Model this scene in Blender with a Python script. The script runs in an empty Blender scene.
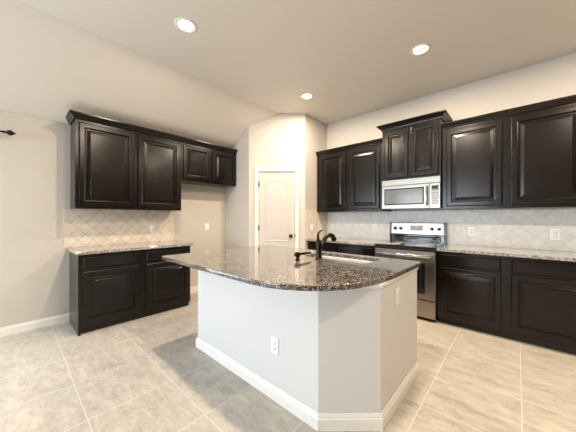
import bpy, bmesh, math
from mathutils import Vector, Matrix
from mathutils.geometry import tessellate_polygon
S = bpy.context.scene
COL = S.collection
PI = math.pi

# ------------------------------------------------------------------ camera
cam_data = bpy.data.cameras.new('camera')
cam = bpy.data.objects.new('camera', cam_data)
COL.objects.link(cam)
cam.location = (4.117, -4.106, 1.286)
cam.rotation_euler = (PI / 2, 0, 0.737)
cam_data.sensor_width = 36
cam_data.lens = 252.466 / 576 * 36
cam_data.shift_y = 1.4 / 576
cam_data.clip_start = 0.02
S.camera = cam

# ------------------------------------------------------------------ world, light, exposure
S.view_settings.view_transform = 'Standard'
S.view_settings.look = 'None'
S.view_settings.gamma = 1
S.view_settings.exposure = 0.44
W = bpy.data.worlds.new('sky')
S.world = W
W.use_nodes = True
W.node_tree.nodes['Background'].inputs[0].default_value = (0.80, 0.90, 1.0, 1)
W.node_tree.nodes['Background'].inputs[1].default_value = 1.6

def area(name, loc, rot, sx, sy, power, color, spread=PI):
    d = bpy.data.lights.new(name, 'AREA')
    d.shape = 'RECTANGLE'; d.size = sx; d.size_y = sy
    d.energy = power; d.color = color; d.spread = spread
    o = bpy.data.objects.new(name, d)
    o.location = loc; o.rotation_euler = rot
    COL.objects.link(o)
    return o
# daylight entering through the rear and the side windows
area('rear_window_daylight', (1.7, -8.3, 1.35), (PI / 2 - 0.35, 0, 0), 2.8, 2.1, 125, (0.80, 0.91, 1.0))
area('left_window_daylight', (0.12, -5.5, 1.25), (PI / 2 - 0.35, 0, -PI / 2), 2.0, 2.1, 38, (0.80, 0.90, 1.0))

# ------------------------------------------------------------------ materials
def mat(name, color, rough=0.5, metal=0.0, coat=0.0, emit=None, es=0, spec=0.5):
    m = bpy.data.materials.new(name); m.use_nodes = True
    b = m.node_tree.nodes['Principled BSDF']
    b.inputs['Base Color'].default_value = (*color, 1)
    b.inputs['Roughness'].default_value = rough
    b.inputs['Metallic'].default_value = metal
    b.inputs['Coat Weight'].default_value = coat
    b.inputs['Coat Roughness'].default_value = 0.12
    b.inputs['Specular IOR Level'].default_value = spec
    if emit:
        b.inputs['Emission Color'].default_value = (*emit, 1)
        b.inputs['Emission Strength'].default_value = es
    return m
def N(m, t, **kw):
    n = m.node_tree.nodes.new(t)
    for k, v in kw.items(): setattr(n, k, v)
    return n
def L(m, a, b): m.node_tree.links.new(a, b)
def bsdf(m): return m.node_tree.nodes['Principled BSDF']
def ramp(m, stops, interp='LINEAR'):
    r = N(m, 'ShaderNodeValToRGB'); r.color_ramp.interpolation = interp
    e = r.color_ramp.elements
    while len(e) < len(stops): e.new(0.5)
    for i, (p, c) in enumerate(stops):
        e[i].position = p; e[i].color = (*c, 1)
    return r
def bump(m, src, strength, dist=0.01, base=None):
    b = N(m, 'ShaderNodeBump'); b.inputs['Strength'].default_value = strength
    b.inputs['Distance'].default_value = dist
    L(m, src, b.inputs['Height']); L(m, b.outputs[0], bsdf(m).inputs['Normal'])

def paint(name, color, rough=0.6):
    m = mat(name, color, rough)
    g = N(m, 'ShaderNodeNewGeometry')
    n = N(m, 'ShaderNodeTexNoise'); n.inputs['Scale'].default_value = 90; n.inputs['Detail'].default_value = 3
    L(m, g.outputs['Position'], n.inputs['Vector'])
    bump(m, n.outputs[0], 0.12, 0.004)
    return m
M_wall = paint('wall_paint', (0.60, 0.562, 0.502))
M_ceil = paint('ceiling_paint', (0.76, 0.705, 0.64))
M_island = paint('island_paint', (0.665, 0.668, 0.66))
M_trim = mat('white_trim', (0.84, 0.82, 0.77), 0.35)
M_door = mat('door_white', (0.60, 0.565, 0.52), 0.4)
M_white = mat('white_plastic', (0.95, 0.945, 0.93), 0.3)
M_slot = mat('socket_slots', (0.25, 0.24, 0.22), 0.5)

def wood():
    m = mat('espresso_wood', (0.02, 0.013, 0.009), 0.30, coat=0.0, spec=0.38)
    bsdf(m).inputs['Coat Roughness'].default_value = 0.22
    g = N(m, 'ShaderNodeNewGeometry')
    mp = N(m, 'ShaderNodeMapping'); mp.inputs['Scale'].default_value = (14, 14, 1.2)
    n = N(m, 'ShaderNodeTexNoise'); n.inputs['Scale'].default_value = 2.5; n.inputs['Detail'].default_value = 6
    L(m, g.outputs['Position'], mp.inputs[0]); L(m, mp.outputs[0], n.inputs['Vector'])
    r = ramp(m, [(0.3, (0.0045, 0.0030, 0.0022)), (0.7, (0.0085, 0.0055, 0.0038))])
    L(m, n.outputs[0], r.inputs[0]); L(m, r.outputs[0], bsdf(m).inputs['Base Color'])
    n2 = N(m, 'ShaderNodeTexNoise'); n2.inputs['Scale'].default_value = 5
    L(m, g.outputs['Position'], n2.inputs['Vector'])
    mr = N(m, 'ShaderNodeMapRange'); mr.inputs[3].default_value = 0.19; mr.inputs[4].default_value = 0.25
    L(m, n2.outputs[0], mr.inputs[0]); L(m, mr.outputs[0], bsdf(m).inputs['Roughness'])
    return m
M_wood = wood()
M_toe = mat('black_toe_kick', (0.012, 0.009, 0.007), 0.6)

def granite(name='speckled_granite', cols=None):
    m = mat(name, (0.3, 0.3, 0.3), 0.07, coat=0.6)
    bsdf(m).inputs['Coat Roughness'].default_value = 0.03
    g = N(m, 'ShaderNodeNewGeometry')
    v = N(m, 'ShaderNodeTexVoronoi'); v.inputs['Scale'].default_value = 225
    n0 = N(m, 'ShaderNodeTexNoise'); n0.inputs['Scale'].default_value = 60; n0.inputs['Detail'].default_value = 3
    mx = N(m, 'ShaderNodeMixRGB'); mx.blend_type = 'ADD'; mx.inputs[0].default_value = 0.008
    L(m, g.outputs['Position'], n0.inputs['Vector'])
    L(m, g.outputs['Position'], mx.inputs[1]); L(m, n0.outputs['Color'], mx.inputs[2])
    L(m, mx.outputs[0], v.inputs['Vector'])
    sep = N(m, 'ShaderNodeSeparateColor'); L(m, v.outputs['Color'], sep.inputs[0])
    r = ramp(m, cols or [(0.0, (0.010, 0.009, 0.009)), (0.30, (0.035, 0.028, 0.023)), (0.46, (0.09, 0.07, 0.055)),
                 (0.62, (0.15, 0.128, 0.108)), (0.78, (0.27, 0.25, 0.225)), (0.91, (0.50, 0.48, 0.45))], 'CONSTANT')
    n = N(m, 'ShaderNodeTexNoise'); n.inputs['Scale'].default_value = 14; n.inputs['Detail'].default_value = 4
    L(m, g.outputs['Position'], n.inputs['Vector'])
    a = N(m, 'ShaderNodeMath', operation='MULTIPLY_ADD'); a.inputs[1].default_value = 0.5; a.inputs[2].default_value = -0.23
    L(m, n.outputs[0], a.inputs[0])
    b = N(m, 'ShaderNodeMath', operation='ADD'); L(m, sep.outputs[0], b.inputs[0]); L(m, a.outputs[0], b.inputs[1])
    L(m, b.outputs[0], r.inputs[0]); L(m, r.outputs[0], bsdf(m).inputs['Base Color'])
    return m
M_granite = granite()
M_granite_lit = granite('lit_speckled_granite', [(0.0, (0.02, 0.02, 0.02)), (0.28, (0.10, 0.09, 0.08)), (0.40, (0.26, 0.24, 0.21)),
                 (0.56, (0.40, 0.375, 0.34)), (0.74, (0.55, 0.53, 0.49)), (0.9, (0.70, 0.68, 0.65))])  # island granite with a lighter ramp: grazing reflection put into the colour

def floor_mat():
    m = mat('stone_floor_tile', (0.5, 0.45, 0.4), 0.35)
    g = N(m, 'ShaderNodeNewGeometry')
    mp = N(m, 'ShaderNodeMapping'); mp.inputs['Location'].default_value = (-2.10 + 5.1, 3.25 + 0.523 * 20, 0)
    L(m, g.outputs['Position'], mp.inputs[0])
    br = N(m, 'ShaderNodeTexBrick', offset=0.0, squash=1.0)
    for k, v in (('Scale', 1), ('Mortar Size', 0.003), ('Mortar Smooth', 0.1), ('Brick Width', 0.51), ('Row Height', 0.523)):
        br.inputs[k].default_value = v
    br.inputs['Color1'].default_value = (0.0, 0.0, 0.0, 1); br.inputs['Color2'].default_value = (1, 1, 1, 1)
    L(m, mp.outputs[0], br.inputs['Vector'])
    # streaked stone
    mp2 = N(m, 'ShaderNodeMapping'); mp2.inputs['Scale'].default_value = (1.0, 2.3, 1); mp2.inputs['Rotation'].default_value = (0, 0, 0.0)
    L(m, g.outputs['Position'], mp2.inputs[0])
    off = N(m, 'ShaderNodeMixRGB'); off.blend_type = 'ADD'; off.inputs[0].default_value = 1.0
    sc = N(m, 'ShaderNodeVectorMath', operation='SCALE'); sc.inputs['Scale'].default_value = 9.0
    L(m, br.outputs['Color'], sc.inputs[0]); off.use_clamp = False
    L(m, mp2.outputs[0], off.inputs[1]); L(m, sc.outputs[0], off.inputs[2])
    n = N(m, 'ShaderNodeTexNoise'); n.inputs['Scale'].default_value = 6.5; n.inputs['Detail'].default_value = 14; n.inputs['Roughness'].default_value = 0.80; n.inputs['Distortion'].default_value = 0.25
    L(m, off.outputs[0], n.inputs['Vector'])
    r = ramp(m, [(0.32, (0.33, 0.295, 0.25)), (0.45, (0.45, 0.41, 0.355)), (0.55, (0.52, 0.48, 0.42)), (0.70, (0.63, 0.59, 0.525))])
    L(m, n.outputs[0], r.inputs[0])
    gm = N(m, 'ShaderNodeMixRGB'); gm.inputs[2].default_value = (0.66, 0.62, 0.55, 1)
    L(m, br.outputs['Fac'], gm.inputs[0]); L(m, r.outputs[0], gm.inputs[1])
    L(m, gm.outputs[0], bsdf(m).inputs['Base Color'])
    mr = N(m, 'ShaderNodeMapRange'); mr.inputs[3].default_value = 0.30; mr.inputs[4].default_value = 0.55
    L(m, n.outputs[0], mr.inputs[0]); L(m, mr.outputs[0], bsdf(m).inputs['Roughness'])
    inv = N(m, 'ShaderNodeMath', operation='SUBTRACT'); inv.inputs[0].default_value = 1.0
    L(m, br.outputs['Fac'], inv.inputs[1]); bump(m, inv.outputs[0], 0.5, 0.002)
    return m
M_floor = floor_mat()

def tile_mat(name, axis, origin, grout, col):
    m = mat(name, (0.6, 0.56, 0.5), 0.35)
    g = N(m, 'ShaderNodeNewGeometry'); s = N(m, 'ShaderNodeSeparateXYZ'); c = N(m, 'ShaderNodeCombineXYZ')
    L(m, g.outputs['Position'], s.inputs[0])
    L(m, s.outputs['Y' if axis == 'x' else 'X'], c.inputs[0]); L(m, s.outputs['Z'], c.inputs[1])
    mp = N(m, 'ShaderNodeMapping'); mp.vector_type = 'TEXTURE'
    mp.inputs['Location'].default_value = (*origin, 0); mp.inputs['Rotation'].default_value = (0, 0, PI / 4)
    L(m, c.outputs[0], mp.inputs[0])
    ad = N(m, 'ShaderNodeVectorMath', operation='ADD'); ad.inputs[1].default_value = (0.107 * 140, 0.107 * 140, 0)
    L(m, mp.outputs[0], ad.inputs[0])
    br = N(m, 'ShaderNodeTexBrick', offset=0.0, squash=1.0)
    for k, v in (('Scale', 1), ('Mortar Size', 0.0022), ('Mortar Smooth', 0.2), ('Brick Width', 0.107), ('Row Height', 0.107)):
        br.inputs[k].default_value = v
    br.inputs['Color1'].default_value = (*col[0], 1); br.inputs['Color2'].default_value = (*col[1], 1)
    br.inputs['Mortar'].default_value = (*grout, 1)
    L(m, ad.outputs[0], br.inputs['Vector'])
    n = N(m, 'ShaderNodeTexNoise'); n.inputs['Scale'].default_value = 16; n.inputs['Detail'].default_value = 6
    L(m, g.outputs['Position'], n.inputs['Vector'])
    r = ramp(m, [(0.3, (0.86, 0.85, 0.84)), (0.7, (1, 1, 1))]); L(m, n.outputs[0], r.inputs[0])
    mm = N(m, 'ShaderNodeMixRGB'); mm.blend_type = 'MULTIPLY'; mm.inputs[0].default_value = 1
    L(m, br.outputs['Color'], mm.inputs[1]); L(m, r.outputs[0], mm.inputs[2]); L(m, mm.outputs[0], bsdf(m).inputs['Base Color'])
    inv = N(m, 'ShaderNodeMath', operation='SUBTRACT'); inv.inputs[0].default_value = 1.0
    L(m, br.outputs['Fac'], inv.inputs[1]); bump(m, inv.outputs[0], 0.5, 0.002)
    return m
M_tile_left = tile_mat('diamond_tile_left', 'x', (-3.452, 1.224), (0.46, 0.38, 0.29), ((0.80, 0.71, 0.60), (0.86, 0.79, 0.70)))
M_tile_back = tile_mat('diamond_tile_back', 'y', (4.28, 1.212), (0.70, 0.69, 0.65), ((0.80, 0.80, 0.78), (0.86, 0.86, 0.845)))
M_border = mat('tile_border', (0.74, 0.65, 0.54), 0.4)

def steel(name, color):
    m = mat(name, color, 0.27, metal=1.0)
    g = N(m, 'ShaderNodeNewGeometry')
    mp = N(m, 'ShaderNodeMapping'); mp.inputs['Scale'].default_value = (2, 2, 300)
    n = N(m, 'ShaderNodeTexNoise'); n.inputs['Scale'].default_value = 3
    L(m, g.outputs['Position'], mp.inputs[0]); L(m, mp.outputs[0], n.inputs['Vector'])
    mr = N(m, 'ShaderNodeMapRange'); mr.inputs[3].default_value = 0.22; mr.inputs[4].default_value = 0.36
    L(m, n.outputs[0], mr.inputs[0]); L(m, mr.outputs[0], bsdf(m).inputs['Roughness'])
    return m
M_steel = steel('brushed_steel', (0.37, 0.35, 0.32)); M_steel_mw = steel('brushed_steel_microwave', (0.31, 0.298, 0.275)); M_steel_dark = steel('brushed_steel_range', (0.36, 0.325, 0.28))
M_chrome = mat('polished_steel', (0.72, 0.70, 0.68), 0.14, metal=1.0)
M_black = mat('black_enamel', (0.012, 0.012, 0.013), 0.22, coat=0.3)
M_glass_black = mat('black_glass', (0.008, 0.009, 0.010), 0.05, coat=0.5)
M_mwglass = mat('microwave_window_mesh', (0.10, 0.097, 0.09), 0.18, coat=0.5)
M_disp = mat('display_screen', (0.05, 0.06, 0.06), 0.15, emit=(0.35, 0.45, 0.42), es=0.25)
M_grey = mat('grey_buttons', (0.42, 0.41, 0.39), 0.4)
M_bronze = mat('oil_rubbed_bronze', (0.026, 0.018, 0.013), 0.2, metal=0.85)
M_knob = mat('dark_bronze_knob', (0.035, 0.024, 0.018), 0.3, metal=0.7)
M_sink = mat('satin_steel_sink', (0.45, 0.43, 0.40), 0.3, metal=1.0)
M_lens = mat('lamp_lens', (1, 1, 1), 0.5, emit=(1.0, 0.93, 0.80), es=14)
M_iron = mat('black_iron', (0.015, 0.013, 0.012), 0.4, metal=0.6)
M_glass = mat('window_glass', (1, 1, 1), 0.02)
bsdf(M_glass).inputs['Transmission Weight'].default_value = 1.0
bsdf(M_glass).inputs['IOR'].default_value = 1.1

# ------------------------------------------------------------------ geometry helpers
def box(bm, x0, x1, y0, y1, z0, z1, bev=0.0):
    r = bmesh.ops.create_cube(bm, size=1)
    for v in r['verts']:
        v.co = Vector(((x0 + x1) / 2 + v.co.x * (x1 - x0), (y0 + y1) / 2 + v.co.y * (y1 - y0), (z0 + z1) / 2 + v.co.z * (z1 - z0)))
    if bev:
        es = list({e for v in r['verts'] for e in v.link_edges})
        bmesh.ops.bevel(bm, geom=es, offset=bev, segments=2, affect='EDGES', profile=0.6)
    return bm
def B(*a, bev=0.0): return box(bmesh.new(), *a, bev=bev)
def prism(bm, pts, z0, z1):
    """pts: xy outline, extruded in z"""
    lo = [bm.verts.new((x, y, z0)) for x, y in pts]; hi = [bm.verts.new((x, y, z1)) for x, y in pts]
    n = len(pts)
    for i in range(n): bm.faces.new((lo[i], lo[(i + 1) % n], hi[(i + 1) % n], hi[i]))
    for tri in tessellate_polygon([[Vector((x, y, 0)) for x, y in pts]]):
        bm.faces.new([lo[i] for i in tri]); bm.faces.new([hi[i] for i in tri])
    bmesh.ops.recalc_face_normals(bm, faces=bm.faces)
    return bm
def slab(bm, pts3, off):
    """3D polygon extruded by the vector off"""
    off = Vector(off); lo = [bm.verts.new(p) for p in pts3]; hi = [bm.verts.new(Vector(p) + off) for p in pts3]
    n = len(pts3)
    for i in range(n): bm.faces.new((lo[i], lo[(i + 1) % n], hi[(i + 1) % n], hi[i]))
    for tri in tessellate_polygon([[Vector(p) for p in pts3]]):
        bm.faces.new([lo[i] for i in tri]); bm.faces.new([hi[i] for i in tri])
    bmesh.ops.recalc_face_normals(bm, faces=bm.faces)
    return bm
def tube(bm, path, rad, seg=14):
    path = [Vector(p) for p in path]
    if not isinstance(rad, (list, tuple)): rad = [rad] * len(path)
    rings = []; ref = None
    for i, p in enumerate(path):
        t = (path[min(i + 1, len(path) - 1)] - path[max(i - 1, 0)]).normalized()
        if ref is None:
            ref = Vector((0, 0, 1)) if abs(t.z) < 0.9 else Vector((1, 0, 0))
        a = (ref - t * ref.dot(t)).normalized(); ref = a; b = t.cross(a)
        rings.append([bm.verts.new(p + (a * math.cos(2 * PI * k / seg) + b * math.sin(2 * PI * k / seg)) * rad[i]) for k in range(seg)])
    for r0, r1 in zip(rings, rings[1:]):
        for k in range(seg): bm.faces.new((r0[k], r0[(k + 1) % seg], r1[(k + 1) % seg], r1[k])).smooth = True
    bm.faces.new(rings[0][::-1]); bm.faces.new(rings[-1])
    bmesh.ops.recalc_face_normals(bm, faces=bm.faces)
    return bm
def T(*a, **k): return tube(bmesh.new(), *a, **k)
def smooth_path(pts, n=6):
    pts = [Vector(p) for p in pts]; P = [pts[0]] + pts + [pts[-1]]; out = []
    for i in range(1, len(P) - 2):
        for k in range(n):
            t = k / n; a, b, c, d = P[i - 1], P[i], P[i + 1], P[i + 2]
            out.append(0.5 * ((2 * b) + (c - a) * t + (2 * a - 5 * b + 4 * c - d) * t * t + (3 * b - a - 3 * c + d) * t ** 3))
    out.append(pts[-1]); return out
def lathe(bm, prof, axis='z', at=(0, 0, 0), seg=24):
    """prof: (radius, height along axis)"""
    at = Vector(at); rings = []
    for r, h in prof:
        r = max(r, 1e-4); ring = []
        for k in range(seg):
            c, s = math.cos(2 * PI * k / seg) * r, math.sin(2 * PI * k / seg) * r
            p = {'z': (c, s, h), 'y': (c, h, s), 'x': (h, c, s)}[axis]
            ring.append(bm.verts.new(at + Vector(p)))
        rings.append(ring)
    for r0, r1 in zip(rings, rings[1:]):
        for k in range(seg): bm.faces.new((r0[k], r0[(k + 1) % seg], r1[(k + 1) % seg], r1[k])).smooth = True
    bm.faces.new(rings[0]); bm.faces.new(rings[-1])
    bmesh.ops.recalc_face_normals(bm, faces=bm.faces)
    return bm
def rings_panel(bm, x0, x1, z0, z1, prof):
    """stepped front facing -y: prof = (inset, y) outwards -> centre, rectangles"""
    R = []
    for i, y in prof:
        R.append([bm.verts.new(p) for p in ((x0 + i, y, z0 + i), (x1 - i, y, z0 + i), (x1 - i, y, z1 - i), (x0 + i, y, z1 - i))])
    for a, b in zip(R, R[1:]):
        for k in range(4): bm.faces.new((a[k], a[(k + 1) % 4], b[(k + 1) % 4], b[k]))
    bm.faces.new(R[-1]); bm.faces.new(R[0][::-1])
    bmesh.ops.recalc_face_normals(bm, faces=bm.faces)
    return bm
def crown_mitre(bm, x0, x1, yf, z0, h, out, left=True, right=True, yb=-0.002):
    """crown moulding along the front with returns to the wall; profile flares outward going up"""
    prof = [(0.0, 0.0), (0.012, 0.0), (0.016, 0.18), (0.35 * out + 0.01, 0.38), (0.62 * out + 0.008, 0.66), (out, 0.80), (out, 1.0)]
    R = []
    for o, t in prof:
        z = z0 + t * h; xl = x0 - (o if left else 0); xr = x1 + (o if right else 0)
        R.append([bm.verts.new(p) for p in ((xl, yb, z), (xl, yf - o, z), (xr, yf - o, z), (xr, yb, z))])
    for a, b in zip(R, R[1:]):
        for k in range(4): bm.faces.new((a[k], a[(k + 1) % 4], b[(k + 1) % 4], b[k]))
    bm.faces.new(R[-1]); bm.faces.new(R[0][::-1])
    bmesh.ops.recalc_face_normals(bm, faces=bm.faces)
    return bm

def obj(name, bm, m, parent=None, bev=0.0):
    me = bpy.data.meshes.new(name); bm.to_mesh(me); bm.free()
    o = bpy.data.objects.new(name, me); COL.objects.link(o)
    me.materials.append(m)
    if parent: o.parent = parent
    if bev:
        b = o.modifiers.new('bevel', 'BEVEL'); b.width = bev; b.segments = 2; b.limit_method = 'ANGLE'; b.angle_limit = 0.6
    return o
def thing(name, label, cat, loc=(0, 0, 0), rz=0, group=None):
    o = bpy.data.objects.new(name, None); COL.objects.link(o)
    o.location = loc; o.rotation_euler = (0, 0, rz); o.empty_display_size = 0.1
    o['label'] = label; o['category'] = cat
    if group: o['group'] = group
    return o
def tag(o, label, cat, group=None):
    o['label'] = label; o['category'] = cat
    if group: o['group'] = group
    return o
def struct(name, bm, m, parent=None):
    o = obj(name, bm, m, parent)
    if parent is None: o['kind'] = 'structure'
    return o
def dup(root, loc, rz, label):
    r = root.copy(); COL.objects.link(r); r.location = loc; r.rotation_euler = (0, 0, rz); r['label'] = label
    for ch in list(root.children):
        c = ch.copy(); COL.objects.link(c); c.parent = r
        for g in list(ch.children):
            d = g.copy(); COL.objects.link(d); d.parent = c
    return r

# ------------------------------------------------------------------ room shell
CE, PL, SX = 3.074, 2.446, 1.082      # flat ceiling height, left wall plate, where the slope ends
XR, YB = 12.0, -8.5
PA, PB, PC, PD = -1.337, 0.696, 1.404, -0.677   # pantry corner box
def slope(x): return min(CE, PL + (CE - PL) * x / SX)
struct('floor', B(-0.12, XR + .12, YB - .12, 0.12, -0.08, 0), M_floor)
bm = bmesh.new()
slab(bm, [(-0.12, YB - .12, PL - 0.12 * (CE - PL) / SX), (SX, YB - .12, CE), (XR + .12, YB - .12, CE), (XR + .12, YB - .12, CE + .12), (SX - 0.03, YB - .12, CE + .12), (-0.12, YB - .12, PL + .08)], (0, -YB + .24, 0))
struct('ceiling', bm, M_ceil)
# left wall with a window opening past the curtain rod
LW = (-6.5, -4.5, 0.25, 2.1)
bm = bmesh.new()
box(bm, -0.12, 0, LW[1], 0.12, 0, PL - 0.005); box(bm, -0.12, 0, YB, LW[0], 0, PL - 0.005)
box(bm, -0.12, 0, LW[0], LW[1], 0, LW[2]); box(bm, -0.12, 0, LW[0], LW[1], LW[3], PL - 0.005)
struct('wall_left', bm, M_wall)
struct('wall_back', B(0, XR + .12, 0, 0.12, 0, CE - 0.001), M_wall)
# rear wall with wide window
RW = (0.3, 3.1, 0.25, 2.4)
def zz(x): return slope(x) - 0.002
bm = bmesh.new()
slab(bm, [(0, YB, 0), (RW[0], YB, 0), (RW[0], YB, zz(RW[0])), (0, YB, zz(0))], (0, -.12, 0))
slab(bm, [(RW[1], YB, 0), (XR, YB, 0), (XR, YB, zz(3)), (RW[1], YB, zz(3))], (0, -.12, 0))
slab(bm, [(RW[0], YB, 0), (RW[1], YB, 0), (RW[1], YB, RW[2]), (RW[0], YB, RW[2])], (0, -.12, 0))
slab(bm, [(RW[0], YB, RW[3]), (RW[1], YB, RW[3]), (RW[1], YB, zz(3)), (SX, YB, zz(3)), (RW[0], YB, zz(RW[0]))], (0, -.12, 0))
struct('wall_rear', bm, M_wall)
struct('wall_right', B(XR, XR + .12, YB, 0, 0, CE - .001), M_wall)
def window(n, axis, c, a0, a1, z0, z1, panes):
    def bx(bm, u0, u1, w0, w1, d0, d1):
        if axis == 'x': box(bm, c + d0, c + d1, u0, u1, w0, w1)
        else: box(bm, u0, u1, c + d0, c + d1, w0, w1)
    bm = bmesh.new(); t = 0.05
    bx(bm, a0, a1, z0, z0 + t, 0, .05); bx(bm, a0, a1, z1 - t, z1, 0, .05)
    for k in range(panes + 1):
        u = a0 + (a1 - a0 - t) * k / panes; bx(bm, u, u + t, z0 + t, z1 - t, 0, .05)
    w = struct('window_%d' % n, bm, M_trim)
    bm = bmesh.new(); bx(bm, a0 + .02, a1 - .02, z0 + .02, z1 - .02, .02, .026)
    obj('pane', bm, M_glass, w)
window(1, 'x', -0.09, *LW, 2); window(2, 'y', YB - .09, RW[0], RW[1], RW[2], RW[3], 3)

# pantry box in the corner
struct('wall_pantry_left', slab(bmesh.new(), [(0, PA, 0), (PB, PA, 0), (PB, PA, slope(PB) - .001), (0, PA, PL - .002)], (0, 0.1, 0)), M_wall)
ddir = Vector((PC - PB, PD - PA, 0)); dlen = ddir.length; ddir.normalize(); dn = Vector((ddir.y, -ddir.x, 0))   # dn faces the room
dang = math.atan2(ddir.y, ddir.x)
D0, D1, DH = 0.158, 0.802, 2.085      # door opening along the diagonal
def dpt(t, z, o=0): p = Vector((PB, PA, 0)) + ddir * t + dn * o; return (p.x, p.y, z)
tcr = (SX - PB) / (PC - PB) * dlen
bm = bmesh.new(); back = -dn * 0.1
slab(bm, [dpt(0, 0), dpt(D0, 0), dpt(D0, DH), dpt(D1, DH), dpt(D1, 0), dpt(dlen, 0), dpt(dlen, CE - .001), dpt(tcr, CE - .001), dpt(0, slope(PB) - .001)], back)
struct('wall_pantry_diagonal', bm, M_wall)
struct('wall_pantry_right', B(PC - 0.1, PC, PD, -0.001, 0, CE - .001), M_wall)

# pantry door and casing, local frame: x along the diagonal, -y into the room
dr = bpy.data.objects.new('door_1', None); COL.objects.link(dr); dr['kind'] = 'structure'
dr.location = (PB, PA, 0); dr.rotation_euler = (0, 0, dang)
cw = 0.057
bm = bmesh.new()
for x0, x1 in ((D0 - cw, D0), (D1, D1 + cw)):
    box(bm, x0, x1, -0.016, -0.001, 0, DH + cw); box(bm, x0 + (0.0 if x0 < D0 - .01 else cw - 0.018), x0 + (0.018 if x0 < D0 - .01 else cw), -0.022, -0.016, 0, DH + cw)
box(bm, D0, D1, -0.016, -0.001, DH, DH + cw); box(bm, D0 - cw, D1 + cw, -0.022, -0.016, DH + cw - 0.018, DH + cw)
obj('casing', bm, M_trim, dr)
bm = bmesh.new()
box(bm, D0, D0 + .012, -.001, .10, 0, DH); box(bm, D1 - .012, D1, -.001, .10, 0, DH); box(bm, D0 + .012, D1 - .012, -.001, .10, DH - .012, DH)
obj('jamb', bm, M_trim, dr)
sx0, sx1, sz0, sz1 = D0 + .016, D1 - .016, 0.012, DH - .016
leaf = obj('door_leaf', B(sx0, sx1, 0.008, 0.043, sz0, sz1), M_door, dr)
def arch_outline(x0, x1, z0, z1, rise, n=22):
    """bottom straight, cathedral arch on top (shoulders flat, bell-shaped centre)"""
    pts = [(x0, z0), (x1, z0)]
    for k in range(n + 1):
        t = k / n; x = x1 + (x0 - x1) * t
        s = 0.5 - 0.5 * math.cos(2 * PI * t); s = min(1, s * 1.15) ** 0.8
        pts.append((x, z1 - rise + rise * s))
    return pts
def panel_bm(x0, x1, z0, z1, rise):
    bm = bmesh.new(); R = []
    for ins, y in ((0, 0.0078), (0.004, 0.001), (0.016, 0.001), (0.024, 0.0065), (0.040, 0.0065), (0.075, 0.002)):
        R.append([bm.verts.new((x, y, z)) for x, z in arch_outline(x0 + ins, x1 - ins, z0 + ins, z1 - ins, rise)])
    n = len(R[0])
    for a, b in zip(R, R[1:]):
        for k in range(n): bm.faces.new((a[k], a[(k + 1) % n], b[(k + 1) % n], b[k]))
    for tri in tessellate_polygon([[v.co.copy() for v in R[-1]]]): bm.faces.new([R[-1][i] for i in tri])
    bmesh.ops.recalc_face_normals(bm, faces=bm.faces)
    return bm
obj('upper_panel', panel_bm(sx0 + .105, sx1 - .095, 0.87, 1.93, 0.065), M_door, leaf)
obj('lower_panel', panel_bm(sx0 + .105, sx1 - .095, 0.20, 0.76, 0.001), M_door, leaf)
for z in (1.86, 1.11, 0.30):
    obj('hinge', T([(D0 + .012, -0.006, z - .045), (D0 + .012, -0.006, z + .045)], 0.008), M_knob, leaf)
k = obj('door_knob', lathe(bmesh.new(), [(0.0, -0.062), (0.018, -0.060), (0.028, -0.048), (0.026, -0.034), (0.012, -0.026), (0.011, -0.006), (0.030, -0.004), (0.031, 0.008)], 'y', (sx1 - .065, 0, 0.965)), M_knob, leaf)
obj('strike_plate', B(D1 - .012, D1 - .004, -0.004, 0.012, .93, 1.0), M_knob, dr)

# baseboards
def baseboard(name, x0, x1, m=None, loc=(0, 0, 0), rz=0, h=0.085):
    bm = bmesh.new()
    box(bm, x0, x1, -0.014, -0.0005, 0, h * .72); slab(bm, [(x0, -0.014, h * .72), (x0, -0.0005, h * .72), (x0, -0.0005, h), (x0, -0.006, h)], (x1 - x0, 0, 0))
    o = struct(name, bm, M_trim); o.location = loc; o.rotation_euler = (0, 0, rz)
    return o
baseboard('baseboard_left', -8.5, -3.612, rz=PI / 2, h=.10)
baseboard('baseboard_left_alcove', -2.335, PA - .001, rz=PI / 2, h=.10)
baseboard('baseboard_pantry', 0.015, PB, loc=(0, PA, 0), h=.10)
baseboard('baseboard_pantry_diagonal_left', 0.001, D0 - cw - .001, loc=(PB, PA, 0), rz=dang, h=.10)
baseboard('baseboard_pantry_diagonal_right', D1 + cw + .001, dlen, loc=(PB, PA, 0), rz=dang, h=.10)
baseboard('baseboard_back', 4.68, XR, h=.10)
baseboard('baseboard_rear', -XR, 0, loc=(0, YB, 0), rz=PI, h=.10)
baseboard('baseboard_right', 0.015, 8.48, loc=(XR, 0, 0), rz=-PI / 2, h=.10)

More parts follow.
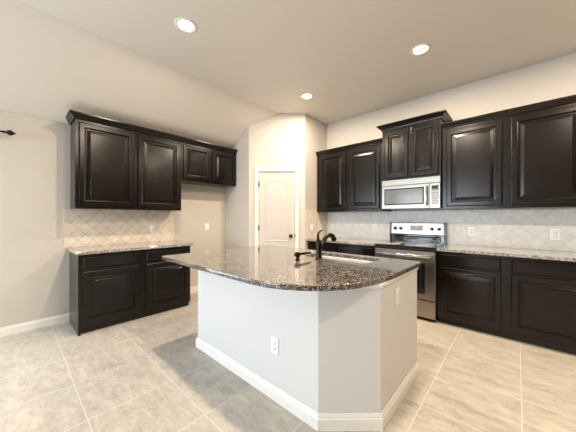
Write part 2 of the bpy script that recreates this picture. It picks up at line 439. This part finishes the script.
# ------------------------------------------------------------------ cabinets (local frame: wall at y=0, front towards -y)
def door_bm(x0, x1, z0, z1, yf, st=0.062):
    """raised-panel door, back face at yf, 20 mm thick"""
    f = yf - 0.020
    prof = [(0, yf), (0, f + .006), (0.002, f + .003), (0.010, f), (st - .012, f), (st - .009, f - .004), (st - .003, f - .003), (st + .002, f + .012), (st + .014, f + .0125), (st + .016, f + .007), (st + .018, f + .006), (st + .046, f + .0), (st + .048, f - .0015)]
    return rings_panel(bmesh.new(), x0, x1, z0, z1, prof)
def drawer_bm(x0, x1, z0, z1, yf):
    f = yf - 0.020
    return rings_panel(bmesh.new(), x0, x1, z0, z1, [(0, yf), (0, f + .009), (.004, f + .006), (.012, f + .004), (.016, f), (.020, f)])
def side_skin(t, x, yf, z0, z1, sgn):
    pass
def upper(name, label, loc, rz, w, h, doors, depth=0.31, crown=(0.055, 0.05), cl=True, cr=True, dz=(0.035, 0.045)):
    t = thing(name, label, 'cabinet', loc, rz)
    bm = B(0, w, -depth, -0.002, 0, h)
    obj('cabinet_box', bm, M_wood, t, bev=.002)
    xs = [0] + [0] * 0
    for (a, b) in doors:
        obj('door', door_bm(a, b, dz[0], h - dz[1] , -depth - .001), M_wood, t)
    out, ch = crown
    obj('crown_moulding', crown_mitre(bmesh.new(), 0, w, -depth, h - .012, ch + .012, out, cl, cr), M_wood, t)
    return t
H90 = PI / 2
upper('upper_cabinet', 'tall two-door dark espresso wall cabinet over the left granite counter', (0, -3.60, 1.390), H90, 1.248, 1.055,
      [(.034, .602), (.650, 1.222)], depth=0.33, crown=(.055, .058), cr=False)
upper('upper_cabinet', 'short two-door dark wall cabinet over the empty refrigerator alcove', (0, -2.350, 1.850), H90, 1.010, 0.595,
      [(.032, .472), (.528, .984)], depth=0.33, crown=(.055, .058), cl=False, cr=False)
upper('upper_cabinet', 'two-door dark wall cabinet between the pantry wall and the microwave', (PC + .001, 0, 1.382), 0, 1.222, 1.038,
      [(.082, .590), (.662, 1.170)], depth=0.33, crown=(.04, .055), cl=False, cr=False)
upper('upper_cabinet', 'raised two-door dark wall cabinet with flared crown above the microwave', (2.629, 0, 1.826), 0, 0.763, 0.752,
      [(.040, .365), (.400, .735)], depth=0.375, crown=(.065, .062), dz=(.02, .045))
upper('upper_cabinet', 'large two-door dark wall cabinet to the right of the microwave', (3.395, 0, 1.392), 0, 1.278, 1.048,
      [(.050, .598), (.670, 1.238)], depth=0.33, crown=(.04, .055), cl=False, cr=True)

def base(name, label, loc, rz, w, units, depth=0.60, h=0.880, end_left=False, end_right=False, tz=0.07):
    t = thing(name, label, 'cabinet', loc, rz)
    bm = B(0, w, -depth, -0.002, tz, h)
    obj('cabinet_box', bm, M_wood, t, bev=.002)
    obj('toe_kick', B(0.002 if not end_left else .02, w - .002, -depth + .045, -0.01, 0, tz), M_toe, t)
    if end_left: obj('end_panel', B(-0.004, 0.018, -depth - .002, -0.002, 0, h - .002), M_wood, t)
    for a, b in units:
        obj('drawer', drawer_bm(a, b, .712, .848, -depth - .001), M_wood, t)
        obj('door', door_bm(a, b, .115, .692, -depth - .001), M_wood, t)
    return t
base('base_cabinet', 'dark two-door base cabinet under the left granite counter', (0, -3.606, 0), H90, 1.262, [(.034, .594), (.668, 1.232)], end_left=True)
base('base_cabinet', 'dark base cabinet between the pantry wall and the range', (PC + .001, 0, 0), 0, 1.218, [(.07, .60), (.66, 1.19)])
base('base_cabinet', 'dark two-door base cabinet right of the range under the granite counter', (3.398, 0, 0), 0, 1.276, [(.044, .594), (.672, 1.234)])

# countertops
def counter(name, label, x0, x1, y0, y1):
    o = obj(name, B(x0, x1, y0, y1, 0.8805, 0.914, bev=.006), M_granite_lit)
    return tag(o, label, 'countertop')
counter('countertop', 'speckled granite countertop on the left wall cabinet run', 0.001, 0.648, -3.635, -2.315)
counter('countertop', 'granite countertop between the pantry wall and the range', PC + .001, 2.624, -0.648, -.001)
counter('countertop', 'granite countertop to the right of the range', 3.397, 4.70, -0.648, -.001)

# backsplashes
t = thing('backsplash', 'cream diamond tile backsplash with border strips on the left wall', 'backsplash', (0.001, -3.66, 0.915))
obj('tile_field', B(0, .009, .055, 1.285, 0, .474), M_tile_left, t)
obj('border_strip', B(0, .010, 0, .054, 0, .474), M_border, t); obj('border_strip', B(0, .010, 1.286, 1.34, 0, .474), M_border, t)
tag(obj('backsplash', B(PC + .010, 4.68, -.009, -.001, .915, 1.3815), M_tile_back), 'pale diamond tile backsplash along the range wall', 'backsplash')
t = thing('backsplash', 'short tile backsplash on the pantry side wall beside the back counter', 'backsplash', (PC + .0005, -.65, .915))
obj('tile_field', B(0, .009, 0, .640, 0, .466), M_tile_left, t)
obj('border_strip', B(0, .010, 0, .310, .467, .51), M_border, t)

# ------------------------------------------------------------------ range
RX = 2.632; RWd = 0.758
t = thing('range', 'stainless steel electric range with black glass cooktop and backguard', 'stove', (RX, 0, 0))
obj('body', B(0, RWd, -0.625, -0.02, 0.03, 0.895, bev=.003), M_black, t)
for x in (.06, RWd - .06):
    for y in (-.56, -.1): obj('foot', T([(x, y, 0), (x, y, .032)], .018), M_black, t)
obj('cooktop', B(-.001, RWd + .001, -0.655, -0.085, 0.896, 0.918, bev=.005), M_glass_black, t)
bm = bmesh.new()
for x, y, r in ((.2, -.48, .10), (.56, -.48, .075), (.2, -.22, .075), (.56, -.22, .10)):
    bm = lathe(bmesh.new(), [(r, 0.9182), (r, 0.9186), (r - .004, 0.9186), (r - .004, .9183)], 'z', (x, y, 0), 32)
    obj('burner_ring', bm, M_grey, t)
# oven door, handle, drawer
dn_ = obj('oven_door', B(.004, RWd - .004, -0.662, -0.627, 0.268, 0.858, bev=.006), M_steel_dark, t)
obj('front_rail', B(.002, RWd - .002, -0.658, -0.627, 0.862, 0.894, bev=.004), M_black, t)
obj('oven_window', B(.115, RWd - .115, -0.665, -0.660, 0.335, 0.715, bev=.002), M_glass_black, dn_)
bm = bmesh.new(); tube(bm, [(.045, -0.705, .805), (RWd - .045, -0.705, .805)], .018)
for x in (.06, RWd - .06): tube(bm, [(x, -0.66, .805), (x, -0.705, .805)], .010)
obj('oven_handle', bm, M_chrome, dn_)
obj('drawer', B(.004, RWd - .004, -0.655, -0.627, 0.045, 0.258, bev=.006), M_steel_dark, t)
# backguard: side caps, control panel, sloping lower glass
bm = bmesh.new()
for x0 in (0, RWd - .018):
    bm = slab(bmesh.new(), [(x0, -.085, .912), (x0, -.012, .912), (x0, -.012, 1.212), (x0, -.070, 1.212), (x0, -.088, 1.03)], (.018, 0, 0))
    obj('backguard_end_cap', bm, M_black, t)
bm = slab(bmesh.new(), [(.018, -.066, .918), (.018, -.014, .918), (.018, -.014, 1.208), (.018, -.064, 1.208), (.018, -.080, 1.035), (.018, -.062, 1.022)], (RWd - .036, 0, 0))
bg = obj('backguard', bm, M_glass_black, t)
pn = Vector((0, -.016, -.173)).normalized()
def on_panel(z): return -.0645 - .016 * (1.200 - z) / .165
bm = slab(bmesh.new(), [(.026, on_panel(1.200), 1.200), (RWd - .026, on_panel(1.200), 1.200), (RWd - .026, on_panel(1.040), 1.040), (.026, on_panel(1.040), 1.040)], (0, -.006, 0))
cp = obj('control_panel', bm, M_steel, t)
bm = slab(bmesh.new(), [(.060, -.066, .94), (RWd - .060, -.066, .94), (RWd - .060, -.068, 1.012), (.060, -.068, 1.012)], (0, -.012, 0))
obj('lower_trim', bm, M_glass_black, t, bev=.004)
obj('display', B(.300, .470, on_panel(1.13) - .011, on_panel(1.12), 1.092, 1.166), M_grey, cp)
obj('clock_screen', B(.355, .425, on_panel(1.13) - .013, on_panel(1.12), 1.128, 1.158), M_disp, cp)
for x in (.085, .165, .590, .680):
    kb = obj('burner_knob', lathe(bmesh.new(), [(.023, .0), (.023, -.008), (.020, -.022), (.016, -.026), (0, -.026)], 'y', (x, on_panel(1.12) - .005, 1.12), 20), M_black, cp)
    obj('knob_grip', B(x - .004, x + .004, on_panel(1.12) - .038, on_panel(1.12) - .030, 1.100, 1.140, bev=.002), M_black, kb)

# ------------------------------------------------------------------ microwave
MH = .418
t = thing('microwave', 'stainless over-the-range microwave below the raised cabinet', 'microwave', (2.632, 0, 1.404))
obj('body', B(0, RWd, -.375, -.003, 0, MH), M_black, t)
bm = B(0, RWd, -.402, -.376, .335, MH, bev=.004)
vg = obj('vent_grille', bm, M_steel_mw, t)
bm = bmesh.new()
for i in range(3): box(bm, .04, RWd - .04, -.4035, -.401, .352 + i * .013, .356 + i * .013)
obj('vent_slots', bm, M_grey, vg)
md = obj('microwave_door', B(0.001, .628, -.405, -.376, .004, .331, bev=.005), M_steel_mw, t)
bm = rings_panel(bmesh.new(), .040, .568, .058, .292, [(0, -.404), (0, -.4075), (.008, -.4085), (.014, -.4075), (.016, -.4065)])
obj('window_frame', bm, M_black, md)
obj('window', B(.058, .550, -.4085, -.404, .078, .274), M_mwglass, md)
bm = bmesh.new(); tube(bm, smooth_path([(.602, -.405, .040), (.602, -.432, .060), (.602, -.440, .165), (.602, -.432, .270), (.602, -.405, .295)]), .010)
obj('handle', bm, M_chrome, md)
pp = obj('control_panel', B(.631, RWd - .001, -.404, -.376, .004, .331, bev=.004), M_steel_mw, t)
obj('keypad', B(.655, .738, -.407, -.402, .050, .300, bev=.002), M_mwglass, pp)
obj('display', B(.662, .730, -.409, -.405, .255, .290), M_glass_black, pp)
bm = bmesh.new()
for i in range(5):
    for j in range(3): box(bm, .662 + j * .024, .680 + j * .024, -.4085, -.406, .075 + i * .034, .095 + i * .034)
obj('keypad_buttons', bm, M_grey, pp)

# ------------------------------------------------------------------ island
outer = [(1.600 + .161, -2.847), (3.226, -2.847), (3.502, -2.590), (3.502, -1.834), (1.761, -1.834)]
outer = [(1.761, -2.847), (3.222, -2.847), (3.502, -2.588), (3.502, -1.834), (1.761, -1.834)]
inner = [(1.86, -2.75), (3.18, -2.75), (3.40, -2.545), (3.40, -1.90), (1.86, -1.90)]
t = thing('island', 'white painted kitchen island base with angled corner on tiled floor', 'kitchen island', (0, 0, 0))
bm = bmesh.new(); V = []
for z in (0, .8795):
    V.append([[bm.verts.new((x, y, z)) for x, y in outer], [bm.verts.new((x, y, z)) for x, y in inner]])
for k in range(5):
    j = (k + 1) % 5
    bm.faces.new((V[0][0][k], V[0][0][j], V[1][0][j], V[1][0][k])); bm.faces.new((V[0][1][k], V[0][1][j], V[1][1][j], V[1][1][k]))
    for q in (0, 1): bm.faces.new((V[q][0][k], V[q][0][j], V[q][1][j], V[q][1][k]))
bmesh.ops.recalc_face_normals(bm, faces=bm.faces)
obj('body', bm, M_island, t, bev=.003)
# baseboard sweep around the body
def sweep(bm, path, prof, closed=False):
    n = len(path); P = [Vector((x, y, 0)) for x, y in path]; off = []
    for i in range(n):
        def nrm(a, b): d = (b - a).normalized(); return Vector((d.y, -d.x, 0))
        if i == 0: v = nrm(P[0], P[1])
        elif i == n - 1: v = nrm(P[-2], P[-1])
        else:
            a, b = nrm(P[i - 1], P[i]), nrm(P[i], P[i + 1]); v = (a + b) / (1 + a.dot(b))
        off.append(v)
    R = [[bm.verts.new((p + o * u) + Vector((0, 0, z))) for u, z in prof] for p, o in zip(P, off)]
    m = len(prof)
    for a, b in zip(R, R[1:]):
        for k in range(m): bm.faces.new((a[k], a[(k + 1) % m], b[(k + 1) % m], b[k]))
    bm.faces.new(R[0]); bm.faces.new(R[-1])
    bmesh.ops.recalc_face_normals(bm, faces=bm.faces)
    return bm
path = [(1.761, -1.85), (1.761, -2.847), (3.222, -2.847), (3.502, -2.588), (3.502, -1.834)]
obj('baseboard', sweep(bmesh.new(), path, [(0.0005, 0), (.015, 0), (.015, .066), (.010, .072), (.010, .082), (.004, .096), (.0005, .096)]), M_trim, t)
obj('corner_trim', sweep(bmesh.new(), [(3.35, -2.728), (3.502, -2.588), (3.502, -1.834)], [(0.0005, .853), (.006, .853), (.010, .862), (.012, .8795), (.0005, .8795)]), M_trim, t)
for a, b in ((1.80, 2.36), (2.40, 2.90), (2.94, 3.46)):
    d = obj('door', rings_panel(bmesh.new(), a, b, .115, .84, [(0, -1.833), (0, -1.815), (.05, -1.813), (.06, -1.822), (.09, -1.815)]), M_wood, t)

# island top with sink cut-out, from a filled curve
def rounded(pts, r_list):
    out = []; n = len(pts)
    for i in range(n):
        p, a, b = Vector(pts[i]), Vector(pts[i - 1]), Vector(pts[(i + 1) % n]); r = r_list[i]
        if r <= 0: out.append(p); continue
        s = p + (a - p).normalized() * r; e = p + (b - p).normalized() * r
        for k in range(7):
            q = k / 6; out.append(s * (1 - q) ** 2 + p * 2 * q * (1 - q) + e * q * q)
    return out
edge = [(1.572, -1.772), (1.572, -3.132)]
crv = smooth_path([(2.80, -3.132, 0), (2.95, -3.129, 0), (3.06, -3.112, 0), (3.16, -3.076, 0), (3.26, -3.015, 0), (3.345, -2.94, 0), (3.41, -2.855, 0), (3.46, -2.745, 0), (3.495, -2.60, 0), (3.512, -2.45, 0), (3.520, -2.25, 0)], 4)
pts = edge + [(p.x, p.y) for p in crv] + [(3.525, -1.772)]
rl = [.03, .04] + [0] * len(crv) + [.03]
SKX0, SKX1, SKY0, SKY1 = 2.575, 3.215, -2.19, -1.862
hole = rounded([(SKX0, SKY0), (SKX1, SKY0), (SKX1, SKY1), (SKX0, SKY1)], [.05] * 4)
cu = bpy.data.curves.new('tmp', 'CURVE'); cu.dimensions = '2D'; cu.fill_mode = 'BOTH'
for pl in (rounded(pts, rl), hole):
    sp = cu.splines.new('POLY'); sp.points.add(len(pl) - 1); sp.use_cyclic_u = True
    for q, p in zip(sp.points, pl): q.co = (p[0], p[1], 0, 1)
cu.extrude = 0.0165 - .005; cu.bevel_depth = .005; cu.bevel_resolution = 2; cu.offset = -.005
tmp = bpy.data.objects.new('tmp', cu); COL.objects.link(tmp)
bpy.context.view_layer.update()
me = bpy.data.meshes.new_from_object(tmp.evaluated_get(bpy.context.evaluated_depsgraph_get()))
bpy.data.objects.remove(tmp)
me.name = 'island_countertop'; me.materials.clear(); me.materials.append(M_granite)
o = bpy.data.objects.new('countertop', me); COL.objects.link(o); o.location = (0, 0, .8975)
tag(o, 'large dark speckled granite island countertop with curved corner and sink cut-out', 'countertop')

# sink basin (undermount)
t = thing('sink', 'stainless steel undermount sink in the island granite top', 'sink', (0, 0, 0))
bm = bmesh.new(); R = []
def rr(i, z, r): return [bm.verts.new((p[0], p[1], z)) for p in rounded([(SKX0 + i, SKY0 + i), (SKX1 - i, SKY0 + i), (SKX1 - i, SKY1 - i), (SKX0 + i, SKY1 - i)], [r] * 4)]
R = [rr(-.02, .8795, .06), rr(-.02, .868, .06), rr(-.008, .860, .06), rr(.012, .70, .07), rr(.06, .685, .08),
     rr(.06, .690, .07), rr(.018, .702, .06), rr(-.002, .865, .05), rr(-.004, .8795, .05)]
n = len(R[0])
for a, b in zip(R, R[1:] + R[:1]):
    for k in range(n):
        if a is R[4]: continue
        bm.faces.new((a[k], a[(k + 1) % n], b[(k + 1) % n], b[k])).smooth = True
bm.faces.new(R[4]); bm.faces.new(R[5])
bmesh.ops.recalc_face_normals(bm, faces=bm.faces)
obj('basin', bm, M_sink, t)
obj('drain', lathe(bmesh.new(), [(0, .6915), (.03, .6915), (.042, .693), (.044, .6905)], 'z', ((SKX0 + SKX1) / 2, (SKY0 + SKY1) / 2, 0)), M_chrome, t)

# faucet
FX, FY, FZ = 2.82, -2.27, .914
t = thing('faucet', 'oil-rubbed bronze pull-out faucet standing on the island beside the sink', 'faucet', (FX, FY, FZ))
obj('body', lathe(bmesh.new(), [(.034, .0005), (.034, .006), (.027, .010), (.025, .02), (.0235, .10), (.025, .13), (.026, .150), (.023, .165), (.014, .173), (0, .175)]), M_bronze, t)
sp = obj('spout', T(smooth_path([(0, .012, .085), (.002, .045, .130), (.002, .085, .172), (.002, .130, .200), (.002, .175, .207), (.002, .215, .194), (.002, .245, .160)]), [.018] * 6 + [.0165] * 12 + [.019] * 6 + [.021] * 6 + [.024] * 7 if False else .019), M_bronze, t)
obj('spray_head', T(smooth_path([(.002, .180, .206), (.002, .216, .193), (.002, .247, .157)]), [.020, .0205, .021, .0215, .022, .0225, .023, .0235, .024, .0245, .025, .0255, .026][:13]), M_bronze, sp)
obj('handle', T(smooth_path([(0, -.004, .155), (-.002, -.014, .190), (-.002, -.008, .225), (0, .014, .247), (.002, .048, .258)]), [.017, .016, .015, .014, .0135, .013, .012, .0115, .011, .0105, .010, .0095, .009, .0085, .008, .0075, .007, .007, .007, .0065, .0065, .006, .006, .006, .006]), M_bronze, t)

# soap dispenser
t = thing('soap_dispenser', 'small dark bronze soap dispenser left of the faucet on the island', 'soap dispenser', (2.70, -2.42, FZ))
obj('pump', lathe(bmesh.new(), [(.022, .0005), (.022, .006), (.016, .010), (.014, .026), (.023, .030), (.024, .064), (.016, .070), (0, .071)]), M_bronze, t)
obj('nozzle', T([(0, -.045, .050), (0, .0, .050), (0, .10, .048), (0, .185, .044)], [.007, .011, .011, .010]), M_bronze, t)

# ------------------------------------------------------------------ outlets and switches (local: wall at y=0, front -y)
t = thing('outlet', 'white outlet low on the long white face of the island', 'outlet', (2.852, -2.8475, .385), 0)
obj('cover_plate', B(-.035, .035, -.006, -.0005, -.057, .057, bev=.002), M_white, t)
for z in (-.020, .020):
    r_ = obj('socket', lathe(bmesh.new(), [(.0165, -.0055), (.0165, -.0085), (0, -.0085)], 'y', (0, 0, z), 20), M_white, t)
    bm = bmesh.new(); box(bm, -.008, -.006, -.0090, -.0084, z - .001, z + .008); box(bm, .006, .008, -.0090, -.0084, z - .001, z + .007); box(bm, -.002, .002, -.0090, -.0084, z - .011, z - .006)
    obj('slots', bm, M_slot, r_)
o0 = t
dup(o0, (3.67, -.0095, 1.10), 0, 'white outlet on the backsplash just right of the range')
dup(o0, (2.356, -.0095, 1.108), 0, 'white outlet on the backsplash just left of the range backguard')
dup(o0, (1.528, -.0095, 1.105), 0, 'white outlet on the back wall backsplash next to the pantry corner')
dup(o0, (0.0005, -1.73, 1.12), H90, 'white outlet on the bare wall of the refrigerator alcove')
def gang(label, loc, rz, w, kinds):
    t = thing('switch_plate', label, 'switch', loc, rz)
    obj('cover_plate', B(-w / 2, w / 2, -.006, -.0005, -.057, .057, bev=.002), M_white, t)
    n = len(kinds)
    for i, k in enumerate(kinds):
        x = (i - (n - 1) / 2) * .046
        if k == 'r':
            obj('rocker', B(x - .016, x + .016, -.010, -.005, -.033, .033, bev=.002), M_white, t)
        else:
            for z in (-.020, .020): obj('socket', lathe(bmesh.new(), [(.0165, -.0055), (.0165, -.0085), (0, -.0085)], 'y', (x, 0, z), 20), M_white, t)
    return t
dup(o0, (4.432, -.0095, 1.098), 0, 'white outlet on the backsplash at the far right, above the widest base door').scale = (1.15, 1, 1.1)
dup(o0, (0.0105, -2.651, 1.108), H90, 'white outlet on the diamond tile above the left wall counter')
gang('white single switch on the pantry side wall tile', (PC + .0100, -.50, 1.105), H90, .07, 'r')
gang('white single plate high on the right end of the island', (3.5025, -2.315, .745), H90, .07, 'r')

# ------------------------------------------------------------------ curtain rod with finial
t = thing('curtain_rod', 'black iron curtain rod end with ball finial on the left wall', 'curtain rod', (0.0, -4.25, 2.195))
obj('rod', T([(.08, .10, 0), (.08, -2.60, 0)], .010), M_iron, t)
obj('finial', lathe(bmesh.new(), [(.010, .095), (.016, .100), (.016, .106), (.009, .112), (.014, .120), (.026, .132), (.030, .146), (.026, .160), (.014, .172), (.008, .178), (.010, .184), (0, .190)], 'y', (.08, 0, 0)), M_iron, t)
for y in (-.10, -2.4):
    bm = bmesh.new(); tube(bm, [(.001, y, 0), (.072, y, 0)], .007); lathe(bm, [(.022, .0005), (.022, .006), (0, .006)], 'x', (0, y, 0))
    obj('bracket', bm, M_iron, t)

# ------------------------------------------------------------------ recessed lights (each with its own lamp)
def can(label, x, y, first=None):
    if first:
        return dup(first, (x, y, CE), 0, label)
    t = thing('recessed_light', label, 'ceiling light', (x, y, CE), 0, 'recessed ceiling lights')
    obj('trim_ring', lathe(bmesh.new(), [(.068, -.001), (.070, -.005), (.096, -.006), (.101, -.001)], 'z'), M_trim, t)
    obj('lens', lathe(bmesh.new(), [(0, -.0042), (.066, -.0042), (.067, -.0015), (0, -.0015)], 'z'), M_lens, t)
    d = bpy.data.lights.new('lamp', 'AREA'); d.shape = 'DISK'; d.size = .13; d.energy = 28; d.color = (1.0, .81, .61)
    l = bpy.data.objects.new('lamp', d); COL.objects.link(l); l.parent = t; l.location = (0, 0, -.012)
    return t
c0 = can('recessed ceiling light above the left end of the island, top left of the photo', 1.832, -3.003)
can('recessed ceiling light in front of the range, rightmost in view', 3.355, -1.167, c0)
can('recessed ceiling light nearest the pantry, smallest in view', 1.825, -1.164, c0)
can('recessed ceiling light over the curved island end, beyond the top edge', 3.355, -3.003, c0)
can('added unseen ceiling light right of the range wall cabinets, outside the right edge', 5.0, -1.167, c0)  # added fill lamp, unseen, brightens the back wall and right floor
can('added unseen ceiling light to the right of the island, outside the right edge', 5.0, -3.003, c0)  # second added lamp out of view, lifts the island's right end
